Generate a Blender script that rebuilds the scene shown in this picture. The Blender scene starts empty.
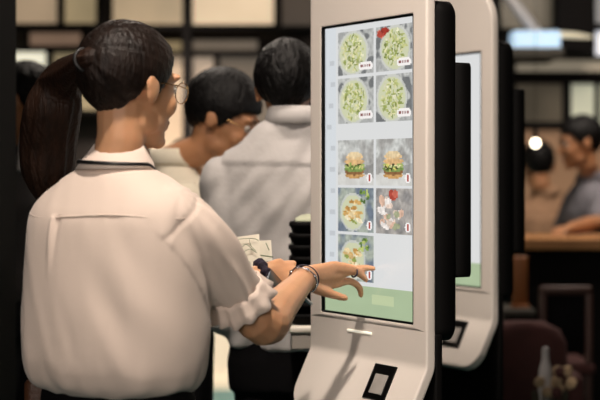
import bpy, bmesh, math, random
from mathutils import Vector, Matrix, noise
random.seed(7)
C = bpy.context.scene.collection
PI = math.pi
V = Vector
FPX, HZ, CAMZ = 1600.0, 173.0, 1.35

def at(px, py, d):
    "a point of the place seen at (px, py) and standing d metres away"
    return V(((px-300)/FPX*d, d, CAMZ-(py-HZ)/FPX*d))

# ------------------------------------------------------------------ materials
def lin(h):
    h = h.lstrip('#')
    r = [int(h[i:i+2], 16)/255 for i in (0, 2, 4)]
    return tuple(x/12.92 if x <= .04045 else ((x+.055)/1.055)**2.4 for x in r)

def mat(name, col, rough=.6, metal=0, nscale=0, namt=.15, bump=0, bscale=None, emit=0, spec=.5,
        stretch=(1, 1, 1), sheen=0, trans=0, alpha=1, sss=0):
    m = bpy.data.materials.new(name); m.use_nodes = True
    nt = m.node_tree; b = nt.nodes['Principled BSDF']
    c = lin(col) if isinstance(col, str) else col
    b.inputs['Base Color'].default_value = (*c, 1)
    b.inputs['Roughness'].default_value = rough
    b.inputs['Metallic'].default_value = metal
    b.inputs['Specular IOR Level'].default_value = spec
    b.inputs['Sheen Weight'].default_value = sheen
    b.inputs['Transmission Weight'].default_value = trans
    b.inputs['Alpha'].default_value = alpha
    if sss:
        b.inputs['Subsurface Weight'].default_value = sss
        b.inputs['Subsurface Radius'].default_value = (.02, .008, .004)
        b.inputs['Subsurface Scale'].default_value = .5
    if emit:
        b.inputs['Emission Color'].default_value = (*c, 1)
        b.inputs['Emission Strength'].default_value = emit
    tc = nt.nodes.new('ShaderNodeTexCoord'); mp = nt.nodes.new('ShaderNodeMapping')
    mp.inputs['Scale'].default_value = stretch
    nt.links.new(tc.outputs['Object'], mp.inputs['Vector'])
    if nscale:
        n = nt.nodes.new('ShaderNodeTexNoise'); n.inputs['Scale'].default_value = nscale
        n.inputs['Detail'].default_value = 4
        nt.links.new(mp.outputs['Vector'], n.inputs['Vector'])
        r = nt.nodes.new('ShaderNodeValToRGB')
        r.color_ramp.elements[0].position = .3; r.color_ramp.elements[1].position = .7
        r.color_ramp.elements[0].color = (*[x*(1-namt) for x in c], 1)
        r.color_ramp.elements[1].color = (*[min(1, x*(1+namt)) for x in c], 1)
        nt.links.new(n.outputs['Fac'], r.inputs['Fac'])
        nt.links.new(r.outputs['Color'], b.inputs['Base Color'])
        if emit: nt.links.new(r.outputs['Color'], b.inputs['Emission Color'])
    if bump:
        n2 = nt.nodes.new('ShaderNodeTexNoise'); n2.inputs['Scale'].default_value = bscale or 200
        n2.inputs['Detail'].default_value = 3
        nt.links.new(mp.outputs['Vector'], n2.inputs['Vector'])
        bp = nt.nodes.new('ShaderNodeBump'); bp.inputs['Strength'].default_value = bump
        bp.inputs['Distance'].default_value = .01
        nt.links.new(n2.outputs['Fac'], bp.inputs['Height'])
        nt.links.new(bp.outputs['Normal'], b.inputs['Normal'])
    return m

def mat_picture(name, strength=1.0):
    "what a lit display shows: the colour of each pixel, given off"
    m = bpy.data.materials.new(name); m.use_nodes = True
    nt = m.node_tree; b = nt.nodes['Principled BSDF']
    b.inputs['Base Color'].default_value = (.01, .01, .01, 1)
    b.inputs['Roughness'].default_value = .25
    a = nt.nodes.new('ShaderNodeAttribute'); a.attribute_name = 'pixel'
    nt.links.new(a.outputs['Color'], b.inputs['Emission Color'])
    b.inputs['Emission Strength'].default_value = strength
    return m

M = {
 'kiosk': mat('kiosk_white', 'dcd3cb', .42, nscale=3, namt=.02, bump=.02, bscale=600),
 'black': mat('black_plastic', '060505', .7, nscale=8, namt=.2, spec=.12),
 'bezel': mat('black_bezel', '060606', .3),
 'screen': mat_picture('display'),
 'glass_dark': mat('reader_glass', '9a9590', .25, nscale=30, namt=.1),
 'skin': mat('skin', 'c6946f', .5, nscale=12, namt=.08, bump=.05, bscale=300, sss=.15),
 'skin_b': mat('skin_tan', 'b5805a', .55, nscale=12, namt=.08, sss=.1),
 'hair': mat('hair_dark_brown', '180f0b', .5, nscale=60, namt=.45, bump=.5, spec=.22, bscale=120, stretch=(1, 1, .25)),
 'hair_p': mat('hair_ponytail', '24150d', .55, nscale=60, namt=.4, bump=.5, spec=.22, bscale=140, stretch=(1, 1, .12)),
 'hair_k': mat('hair_black', '0b0909', .5, nscale=80, namt=.5, bump=.5, spec=.22, bscale=160, stretch=(1, 1, .4)),
 'blouse': mat('blouse_cotton', 'e2cfc2', .85, nscale=6, namt=.03, bump=.12, bscale=500, sheen=.2),
 'shirt': mat('shirt_pale', 'b9b4b2', .85, nscale=6, namt=.04, bump=.15, bscale=60, sheen=.1),
 'shirt_w': mat('shirt_cream', 'e0d6c2', .85, nscale=6, namt=.04, bump=.1, bscale=60),
 'shirt_g': mat('shirt_grey', '77757c', .9, nscale=10, namt=.08, bump=.1, bscale=60),
 'shirt_k': mat('shirt_dark', '1c1716', .9, nscale=10, namt=.1),
 'shirt_y': mat('sweater_yellow', 'b07a28', .9, nscale=20, namt=.15),
 'shirt_be': mat('top_peach', 'b08a6c', .9, nscale=20, namt=.1),
 'black_cloth': mat('black_cloth', '060507', .9, nscale=30, namt=.2, spec=.15),
 'shoe': mat('shoe_leather', '0d0b0a', .35, nscale=30, namt=.2),
 'ribbon': mat('black_ribbon', '08080a', .5, nscale=40, namt=.1),
 'gold': mat('gold_wire', 'b08a5a', .25, 1, nscale=20, namt=.05),
 'lens': mat('lens', 'e8e4e0', .05, nscale=4, namt=.01, alpha=.10),
 'silver': mat('silver', 'c8c8d0', .25, 1, nscale=40, namt=.1),
 'navy': mat('navy_band', '15142a', .5, nscale=60, namt=.3),
 'scrunch': mat('purple_cloth', '1a1024', .8, nscale=60, namt=.4, bump=.4, bscale=150),
 'leather': mat('brown_leather', '4a2c1a', .5, nscale=20, namt=.2, bump=.2, bscale=120),
 'paper': mat('paper_cream', 'd6d0c0', .8, nscale=30, namt=.06),
 'ink': mat('green_ink', '6e7c60', .8, nscale=30, namt=.1),
 'napkin': mat('napkin', 'b9bda4', .9, nscale=30, namt=.1),
 'eye': mat('eye_white', 'd8d0c8', .2, nscale=10, namt=.02),
 'iris': mat('iris', '1a0f0a', .15, nscale=50, namt=.1),
 'lip': mat('lip', '9a4e42', .45, nscale=50, namt=.1),
 'floor': mat('floor_teal', '24504f', .5, nscale=3, namt=.12),
 'wall': mat('wall_dark', '241c17', .8, nscale=2, namt=.15),
 'wallwhite': mat('wall_cream', 'd8ccb8', .7, nscale=2, namt=.04),
 'ceil': mat('ceiling_dark', '1a1512', .9, nscale=2, namt=.1),
 'frame': mat('steel_frame', '0e0908', .7, spec=.2, nscale=6, namt=.2),
 'pillar': mat('pillar_black', '060505', .8, nscale=3, namt=.2, spec=.1),
 'counter': mat('counter_wood', 'b07c4c', .45, nscale=4, namt=.2, stretch=(1, 8, 8), bump=.05, bscale=20),
 'counterfront': mat('counter_front', '0a0706', .8, spec=.2, nscale=4, namt=.2),
 'redwood': mat('red_wood', '3a2018', .5, nscale=4, namt=.2, stretch=(6, 6, 1)),
 'maroon': mat('maroon_cloth', '43201d', .85, nscale=12, namt=.15, bump=.1, bscale=80),
 'brown': mat('brown_wood', '8a5226', .5, nscale=6, namt=.2, stretch=(6, 6, 1)),
 'ledge': mat('ledge_grey', '3b372f', .6, nscale=5, namt=.15),
 'petal': mat('petal_cream', 'a88f70', .8, nscale=30, namt=.15),
 'leaf': mat('leaf_dark', '2c3320', .7, nscale=30, namt=.2),
 'ceramic': mat('ceramic_white', 'c8c4c4', .3, nscale=10, namt=.04),
 'tableside': mat('table_grey', '9b948c', .6, nscale=5, namt=.04),
 'tabletop': mat('table_white', 'dcd4c8', .5, nscale=5, namt=.03),
 'blue_light': mat('blue_light', 'a9c4da', .4, nscale=3, namt=.08, emit=.95),
 'tube_light': mat('tube_light', 'd6cdb2', .4, nscale=3, namt=.05, emit=.6),
 'bulb': mat('bulb_glow', 'fff0d2', .4, nscale=3, namt=.02, emit=6),
 'downlight': mat('downlight_glow', 'fff0d8', .4, nscale=3, namt=.02, emit=3),
 'slot': mat('slot_glow', 'f0ead8', .4, nscale=9, namt=.02, emit=.55),  # pale paper edge of the slot, its brightness put in as emission
 'red': mat('red_mark', '9a3c34', .6, nscale=30, namt=.1),
}
_pane = {}
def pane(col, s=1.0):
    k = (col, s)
    if k not in _pane: _pane[k] = mat('glow_panel', col, .35, nscale=1.3, namt=.22, emit=s)
    return _pane[k]

# ------------------------------------------------------------------ mesh helpers
def loft(bm, rings, cap=True, closed=True):
    vs = [[bm.verts.new(p) for p in r] for r in rings]
    n = len(vs[0]); fs = []
    for a, b in zip(vs, vs[1:]):
        for i in range(n if closed else n-1):
            j = (i+1) % n
            fs.append(bm.faces.new((a[i], a[j], b[j], b[i])))
    if cap:
        fs.append(bm.faces.new(list(reversed(vs[0])))); fs.append(bm.faces.new(vs[-1]))
    return fs

def tube(bm, pts, radii, n=14, ends=True, flat=1.0, up=None):
    "tapering round-ended tube through pts"
    pts = [V(p) for p in pts]
    if not isinstance(radii, (list, tuple)): radii = [radii]*len(pts)
    rings = []; u0 = None
    for i, p in enumerate(pts):
        t = (pts[min(i+1, len(pts)-1)]-pts[max(i-1, 0)]).normalized()
        if u0 is None:
            ref = V(up) if up else (V((0, 0, 1)) if abs(t.z) < .9 else V((1, 0, 0)))
            u = (ref-t*ref.dot(t)).normalized()
        else:
            u = (u0-t*u0.dot(t)).normalized()
        u0 = u; w = t.cross(u); r = radii[i]
        mk = lambda c, r: [c+(u*math.cos(a)*r+w*math.sin(a)*r*flat) for a in [2*PI*k/n for k in range(n)]]
        if i == 0 and ends:
            for f in (.15, .55, .85): rings.append(mk(p-t*r*math.sqrt(1-f*f), r*f))
        rings.append(mk(p, r))
        if i == len(pts)-1 and ends:
            for f in (.85, .55, .15): rings.append(mk(p+t*r*math.sqrt(1-f*f), r*f))
    loft(bm, rings)

def smooth_path(pts, k=6):
    "Catmull-Rom through pts (tuples of any length)"
    P = [list(p) for p in pts]; P = [P[0]]+P+[P[-1]]; out = []
    for i in range(1, len(P)-2):
        for s in range(k):
            t = s/k
            out.append([.5*((2*b)+(-a+c)*t+(2*a-5*b+4*c-d)*t*t+(-a+3*b-3*c+d)*t**3)
                        for a, b, c, d in zip(P[i-1], P[i], P[i+1], P[i+2])])
    out.append(P[-2]); return out

def stube(bm, ptr, k=6, **kw):
    "tube through points given as (x, y, z, r), smoothed"
    q = smooth_path([tuple(p) for p in ptr], k)
    tube(bm, [p[:3] for p in q], [max(.0005, p[3]) for p in q], **kw)

def ellip(bm, c, r, rot=None, u=20, v=14):
    m = Matrix.Translation(V(c)) @ (rot.to_4x4() if rot else Matrix.Identity(4)) @ Matrix.Diagonal((*r, 1))
    bmesh.ops.create_uvsphere(bm, u_segments=u, v_segments=v, radius=1, matrix=m)

def box(bm, x0, x1, y0, y1, z0, z1, bev=0, mtx=None, seg=2):
    m = Matrix.Translation(((x0+x1)/2, (y0+y1)/2, (z0+z1)/2)) @ Matrix.Diagonal((x1-x0, y1-y0, z1-z0, 1))
    r = bmesh.ops.create_cube(bm, size=1, matrix=m)
    vs = r['verts']
    if bev:
        es = list({e for v in vs for e in v.link_edges})
        o = bmesh.ops.bevel(bm, geom=es, offset=bev, segments=seg, affect='EDGES', profile=.5)
        vs = list({v for f in o['faces'] for v in f.verts} | {v for v in vs if v.is_valid})
    if mtx is not None:
        bmesh.ops.transform(bm, matrix=mtx, verts=vs)
    return vs

def torus(bm, c, R, r, rot=None, n=32, k=10, sx=1, sy=1):
    rings = []
    m = rot or Matrix.Identity(3)
    for i in range(n+1):
        a = 2*PI*(i % n)/n
        rings.append([V(c)+m@V(((R+r*math.cos(b))*math.cos(a)*sx, (R+r*math.cos(b))*math.sin(a)*sy, r*math.sin(b)))
                      for b in [2*PI*j/k for j in range(k)]])
    loft(bm, rings, cap=False)

def root_of(p):
    while p.parent: p = p.parent
    return p

def obj(name, bm, mats, parent=None, smooth=True, loc=None, kind=None):
    me = bpy.data.meshes.new(name)
    bmesh.ops.remove_doubles(bm, verts=bm.verts[:], dist=1e-6)
    bmesh.ops.recalc_face_normals(bm, faces=bm.faces[:])
    off = V(root_of(parent)['_loc']) if parent is not None else (V(loc) if loc is not None else V((0, 0, 0)))
    bmesh.ops.translate(bm, verts=bm.verts[:], vec=-off)
    bm.to_mesh(me); bm.free()
    o = bpy.data.objects.new(name, me); C.objects.link(o)
    for m in (mats if isinstance(mats, (list, tuple)) else [mats]): me.materials.append(m)
    if smooth:
        for p in me.polygons: p.use_smooth = True
    if parent is not None: o.parent = parent
    else: o.location = off; o['_loc'] = tuple(off)
    if kind: o['kind'] = kind
    return o

def thing(name, label, cat, loc, group=None):
    o = bpy.data.objects.new(name, None); C.objects.link(o)
    o.location = loc; o['_loc'] = tuple(loc); o['label'] = label; o['category'] = cat
    o.empty_display_size = .05
    if group: o['group'] = group
    return o

def tag(o, label, cat, group=None):
    o['label'] = label; o['category'] = cat
    if group: o['group'] = group
    return o

def bake(o, mods):
    for t, kw in mods:
        m = o.modifiers.new(t, t)
        for k, v in kw.items(): setattr(m, k, v)
    dg = bpy.context.evaluated_depsgraph_get(); dg.update()
    me = bpy.data.meshes.new_from_object(o.evaluated_get(dg))
    old = o.data; o.modifiers.clear(); o.data = me
    me.name = o.name
    if not len(me.materials):
        for m in old.materials: me.materials.append(m)
    for p in me.polygons: p.use_smooth = True
    return o

def organic(o, vox=.006, it=6, f=.5):
    return bake(o, [('REMESH', dict(mode='VOXEL', voxel_size=vox, use_smooth_shade=True)),
                    ('SMOOTH', dict(iterations=it, factor=f))])

def displace(o, fn):
    me = o.data; off = V(root_of(o)['_loc'])
    ns = [v.normal.copy() for v in me.vertices]
    for v, n in zip(me.vertices, ns):
        v.co += n*fn(v.co+off, n)
    me.update()

def paint(o, fn):
    "material index per face from its centre"
    off = V(root_of(o)['_loc'])
    for p in o.data.polygons:
        k = fn(p.center+off, p.normal)
        if k: p.material_index = k

def struct(name, bm, m, parent=None):
    return obj(name, bm, m, parent, smooth=False, kind='structure')

# ------------------------------------------------------------------ setting
def slab(name, m, *b):
    bm = bmesh.new(); box(bm, *b); return struct(name, bm, m)
slab('floor', M['floor'], -4, 5, -2, 11.2, -.1, 0)
slab('ceiling', M['ceil'], -4, 5, -2, 11.2, 3.4, 3.5)
slab('wall_left', M['wall'], -4.1, -4, -2, 11.2, 0, 3.4)
slab('wall_right', M['wall'], 5, 5.1, -2, 11.2, 0, 3.4)
slab('wall_front', M['wall'], -4, 5, -2.1, -2, 0, 3.4)
slab('wall_back', M['wall'], -4, 5, 10.1, 10.2, 0, 3.4)
# pale low wall with a skirting under the windows, as seen beside the men
slab('wall_low', M['wallwhite'], -4, .25, 10.0, 10.1, 0, .9)
slab('baseboard_back', M['wallwhite'], -4, .25, 9.97, 10.0, 0, .055)
slab('trim_1', M['wallwhite'], -4, .25, 9.98, 10.0, .055, .075)
# black pillar at the left edge of the view
bm = bmesh.new()
box(bm, -1.75, at(17, 0, 4.75).x, 4.4, 4.75, 0, 3.4, .012)
struct('wall_pillar', bm, M['pillar'])

# glazed partition of dark steel along the back, lit rooms behind its panes
D = 10.0
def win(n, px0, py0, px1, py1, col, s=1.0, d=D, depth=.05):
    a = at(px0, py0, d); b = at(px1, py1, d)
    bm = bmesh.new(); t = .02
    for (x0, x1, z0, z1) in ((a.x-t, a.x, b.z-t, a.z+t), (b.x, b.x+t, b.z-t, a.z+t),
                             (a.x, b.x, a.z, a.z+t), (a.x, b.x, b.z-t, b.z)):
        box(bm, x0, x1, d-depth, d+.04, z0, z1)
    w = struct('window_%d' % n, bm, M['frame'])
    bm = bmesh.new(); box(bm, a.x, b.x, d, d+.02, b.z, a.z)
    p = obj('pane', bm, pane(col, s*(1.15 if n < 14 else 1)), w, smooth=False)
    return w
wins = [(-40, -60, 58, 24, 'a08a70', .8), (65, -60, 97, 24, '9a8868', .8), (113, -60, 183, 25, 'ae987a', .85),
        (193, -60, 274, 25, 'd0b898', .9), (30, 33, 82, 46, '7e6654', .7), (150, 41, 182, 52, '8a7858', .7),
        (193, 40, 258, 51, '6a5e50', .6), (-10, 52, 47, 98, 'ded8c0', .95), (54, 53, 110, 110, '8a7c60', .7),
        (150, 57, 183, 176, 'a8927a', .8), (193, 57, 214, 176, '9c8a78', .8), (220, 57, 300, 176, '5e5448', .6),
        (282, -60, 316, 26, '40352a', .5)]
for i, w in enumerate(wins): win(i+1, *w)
def bar(name, x0, y0, x1, y1, d, th=.06, m=None):
    a = at(x0, y0, d); b = at(x1, y1, d); bm = bmesh.new()
    box(bm, a.x, b.x, d-th, d, b.z, a.z, .004)
    return struct(name, bm, m or M['frame'])
bar('trim_2', -80, 27, 316, 32, 9.95, .12)
bar('trim_3', 184, -70, 192, 250, 9.94, .12)
bm = bmesh.new(); tube(bm, [at(110, -60, 9.85), at(103, 10, 9.85), at(98, 34, 9.85)], [.028, .028, .028], n=8)
struct('trim_4', bm, M['frame'])

# back right: shelving wall, its bands and plain wall made as framed panels with emission
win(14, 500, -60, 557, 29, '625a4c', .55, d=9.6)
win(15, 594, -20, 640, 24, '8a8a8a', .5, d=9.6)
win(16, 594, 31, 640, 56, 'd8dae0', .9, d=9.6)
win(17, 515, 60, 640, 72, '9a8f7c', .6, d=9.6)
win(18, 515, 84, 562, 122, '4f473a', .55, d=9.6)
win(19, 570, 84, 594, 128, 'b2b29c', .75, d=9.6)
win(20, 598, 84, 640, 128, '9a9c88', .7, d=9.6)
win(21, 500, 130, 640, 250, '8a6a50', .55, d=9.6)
slab('wall_partition', M['wall'], .95, 2.8, 9.62, 9.75, 0, 3.4)
bm = bmesh.new(); tube(bm, [at(508, -4, 9.3), at(539, 36, 9.3)], [.035, .035], n=10)
tag(obj('pipe', bm, M['ceramic']), 'pale slanting pipe above the blue light box', 'pipe')
bm = bmesh.new(); a, b = at(556, -40, 9.3), at(592, 56, 9.3)
box(bm, a.x, b.x, 9.25, 9.45, b.z, 3.4, .01)
tag(obj('hanging_cabinet', bm, M['counterfront'], smooth=False), 'dark cabinet hanging from the ceiling behind the thin light strip', 'cabinet')
bl = thing('light_box', 'pale blue lit strip box high on the back wall', 'light', at(535, 50, 9.1))
bm = bmesh.new(); a, b = at(511, 32, 9.1), at(558, 50, 9.1); box(bm, a.x, b.x, 9.0, 9.2, b.z, a.z, .01)
obj('light_panel', bm, M['blue_light'], bl, smooth=False)
bm = bmesh.new(); a, b = at(508, 49, 9.1), at(561, 58, 9.1); box(bm, a.x, b.x, 8.98, 9.62, b.z, a.z, .005)
obj('housing', bm, M['ledge'], bl, smooth=False)
bm = bmesh.new(); stube(bm, [(*at(558, 34.5, 9.1), .017), (*at(575, 35.5, 9.1), .016), (*at(591, 37, 9.1), .008)])
tag(obj('light_tube', bm, M['tube_light']), 'thin tapering cream light strip beside the blue light box', 'light')

# pendant bulb
bp = at(535.5, 143, 7.4)
t = thing('pendant_lamp', 'glowing round bulb hanging on a cord above the wooden counter', 'lamp', bp)
bm = bmesh.new(); ellip(bm, bp, (.021, .021, .022)); obj('bulb', bm, M['bulb'], t)
bm = bmesh.new(); tube(bm, [bp+V((0, 0, .02)), bp+V((0, 0, .06))], [.012, .01]); obj('socket', bm, M['frame'], t)
bm = bmesh.new(); tube(bm, [bp+V((0, 0, .05)), V((bp.x, bp.y, 3.4))], [.0015, .0015], n=6); obj('cord', bm, M['frame'], t)

# bar counter on the right
a = at(500, 236, 7.3); cx0 = a.x
t = thing('bar_counter', 'long counter with a pale wooden top and black front', 'counter', (1.4, 7.5, 0))
bm = bmesh.new(); box(bm, cx0, 2.6, 7.2, 7.75, 1.003, 1.055, .008); obj('countertop', bm, M['counter'], t, smooth=False)
bm = bmesh.new(); box(bm, cx0+.02, 2.58, 7.28, 7.68, 0, 1.003); obj('front_panel', bm, M['counterfront'], t, smooth=False)

# wooden framed high chair in front of the counter
def seat_back_chair():
    d = 6.7
    x0, x1 = at(540, 0, d).x, at(593, 0, d).x; zt = at(0, 286, d).z; sh = .5
    t = thing('dining_chair', 'reddish wooden chair with a tall dark backrest before the counter', 'chair', ((x0+x1)/2, d, 0))
    w = .03
    for x in (x0, x1-w):
        bm = bmesh.new(); box(bm, x, x+w, d, d+.035, 0, zt-.03, .006); obj('leg', bm, M['redwood'], t)
        bm = bmesh.new(); box(bm, x, x+w, d+.34, d+.375, 0, sh, .006); obj('leg', bm, M['redwood'], t)
    bm = bmesh.new(); box(bm, x0, x1, d, d+.035, zt-.04, zt, .012); obj('top_rail', bm, M['redwood'], t)
    bm = bmesh.new(); box(bm, x0+w, x1-w, d+.01, d+.03, sh+.1, zt-.04, .004); obj('backrest', bm, M['black_cloth'], t)
    bm = bmesh.new(); box(bm, x0-.01, x1+.01, d-.01, d+.39, sh, sh+.05, .015); obj('seat', bm, M['maroon'], t)
seat_back_chair()
# maroon armchair
def armchair():
    d = 6.1
    c = at(524, 0, d).x; zt = at(0, 322, d).z
    t = thing('armchair', 'maroon cloth armchair with a rounded back under the grey ledge', 'armchair', (c, d, 0))
    bm = bmesh.new()
    rings = []
    for z, w in ((.3, .17), (.5, .175), (zt-.08, .165), (zt-.03, .14), (zt, .08)):
        rings.append([V((c+math.cos(a)*w, d+.02+math.sin(a)*.05, z)) for a in [2*PI*k/20 for k in range(20)]])
    loft(bm, rings); obj('backrest', bm, M['maroon'], t)
    bm = bmesh.new(); box(bm, c-.2, c+.2, d-.02, d+.42, .22, .42, .04, seg=4); obj('seat', bm, M['maroon'], t)
    for s in (-1, 1):
        bm = bmesh.new(); box(bm, c+s*.2-.035, c+s*.2+.035, d, d+.4, .3, .58, .03, seg=4); obj('armrest', bm, M['maroon'], t)
        for y in (d+.03, d+.37):
            bm = bmesh.new(); tube(bm, [(c+s*.16, y, .23), (c+s*.17, y, .02)], [.018, .012], n=8); obj('leg', bm, M['redwood'], t)
armchair()
# low cabinet with a ledge, and the brown board standing on it
d = 6.65; a, b = at(503, 310, d), at(536, 316, d)
t = thing('low_cabinet', 'dark low cabinet with a grey ledge behind the maroon armchair', 'cabinet', ((a.x+b.x)/2, d, 0))
bm = bmesh.new(); box(bm, a.x, b.x, d, d+.3, b.z, a.z, .004); obj('ledge', bm, M['ledge'], t, smooth=False)
bm = bmesh.new(); box(bm, a.x+.01, b.x-.01, d+.01, d+.29, 0, b.z); obj('cabinet_body', bm, M['counterfront'], t, smooth=False)
d = 6.75; x0, x1, z1, z0 = at(513, 0, d).x, at(528, 0, d).x, at(0, 256, d).z, a.z
t = thing('menu_stand', 'upright brown wooden menu board standing on the grey ledge', 'menu stand', ((x0+x1)/2, d, z0))
bm = bmesh.new(); box(bm, x0, x1, d, d+.02, z0+.012, z1, .008); obj('board', bm, M['brown'], t)
bm = bmesh.new(); box(bm, x0-.005, x1+.005, d-.02, d+.05, z0, z0+.014, .004); obj('base', bm, M['brown'], t)
# flower arrangement and white vase on a small table
c = at(544, 0, 5.6)
t = thing('side_table', 'small dark round table beside the maroon armchair', 'table', (c.x, 5.6, 0))
bm = bmesh.new(); tube(bm, [(c.x, 5.6, .47), (c.x, 5.6, .49)], [.17, .17], n=32, ends=False); obj('tabletop', bm, M['redwood'], t)
bm = bmesh.new(); tube(bm, [(c.x, 5.6, .02), (c.x, 5.6, .47)], [.02, .02], n=12, ends=False); obj('pole', bm, M['frame'], t)
bm = bmesh.new(); tube(bm, [(c.x, 5.6, 0), (c.x, 5.6, .02)], [.13, .12], n=24, ends=False); obj('base', bm, M['frame'], t)
vz = at(0, 347, 5.6).z
bm = bmesh.new(); vx = at(545.5, 0, 5.6).x
stube(bm, [(vx, 5.6, .505, .02), (vx, 5.6, .56, .024), (vx, 5.6, vz-.09, .022), (vx, 5.6, vz-.045, .013), (vx, 5.6, vz-.01, .012)])
tag(obj('bottle', bm, M['ceramic']), 'slim white bottle standing among cream flowers', 'bottle')
t = thing('flower_bouquet', 'cream and dusty pink flowers bunched around the white bottle', 'flowers', (vx, 5.5, .49))
rr = random.Random(3)
for k in range(13):
    x = vx+rr.uniform(-.075, .075); z = at(0, 380, 5.5).z+rr.uniform(-.05, .035); y = 5.5+rr.uniform(-.05, .02)
    bm = bmesh.new()
    for q in range(7):
        a_ = 2*PI*q/7
        ellip(bm, (x+math.cos(a_)*.011, y+rr.uniform(-.006, .006), z+math.sin(a_)*.011), (.009, .008, .009), u=8, v=6)
    ellip(bm, (x, y-.008, z), (.009, .006, .009), u=8, v=6)
    obj('flower', bm, M['maroon'] if k in (3, 9) else M['petal'], t)
bm = bmesh.new()
for k in range(16):
    a_ = 2*PI*k/16; stube(bm, [(vx+.01*math.cos(a_), 5.5, .495, .004), (vx+.05*math.cos(a_), 5.5+.02*math.sin(a_), .54, .003), (vx+.06*math.cos(a_), 5.5+.03*math.sin(a_), .60, .002)], k=3, n=6)
obj('stem', bm, M['leaf'], t, kind='stuff')

# ------------------------------------------------------------------ kiosks
W, H = .413, .72                 # display opening
UX, UY = V((.503, -.8643, 0)), V((.8643, .503, 0))
def rounded_rect(x0, x1, z0, z1, r, n=8, y=0, rs=None):
    rs = rs or [r]*4; pts = []
    for (cx, cz, a0, rr_) in ((x1-rs[0], z1-rs[0], 0, rs[0]), (x0+rs[1], z1-rs[1], PI/2, rs[1]),
                              (x0+rs[2], z0+rs[2], PI, rs[2]), (x1-rs[3], z0+rs[3], 1.5*PI, rs[3])):
        for i in range(n+1):
            a = a0+PI/2*i/n; pts.append(V((cx+rr_*math.cos(a), y, cz+rr_*math.sin(a))))
    return pts

def raster(name, x0, z0, w, h, nx, nz, fn, y, parent, T):
    "a lit picture: one face per pixel"
    me_v = []; faces = []; cols = []
    for j in range(nz+1):
        for i in range(nx+1): me_v.append(T(V((x0+w*i/nx, y, z0+h*j/nz))))
    for j in range(nz):
        for i in range(nx):
            k = j*(nx+1)+i; faces.append((k, k+1, k+nx+2, k+nx+1)); cols.append(fn((i+.5)/nx, (j+.5)/nz))
    me = bpy.data.meshes.new(name); off = V(root_of(parent)['_loc'])
    me.from_pydata([v-off for v in me_v], [], faces)
    at_ = me.color_attributes.new('pixel', 'FLOAT_COLOR', 'CORNER')
    for p in me.polygons:
        for li in p.loop_indices: at_.data[li].color = (*cols[p.index], 1)
    o = bpy.data.objects.new(name, me); C.objects.link(o); o.parent = parent
    me.materials.append(M['screen']); return o

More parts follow.
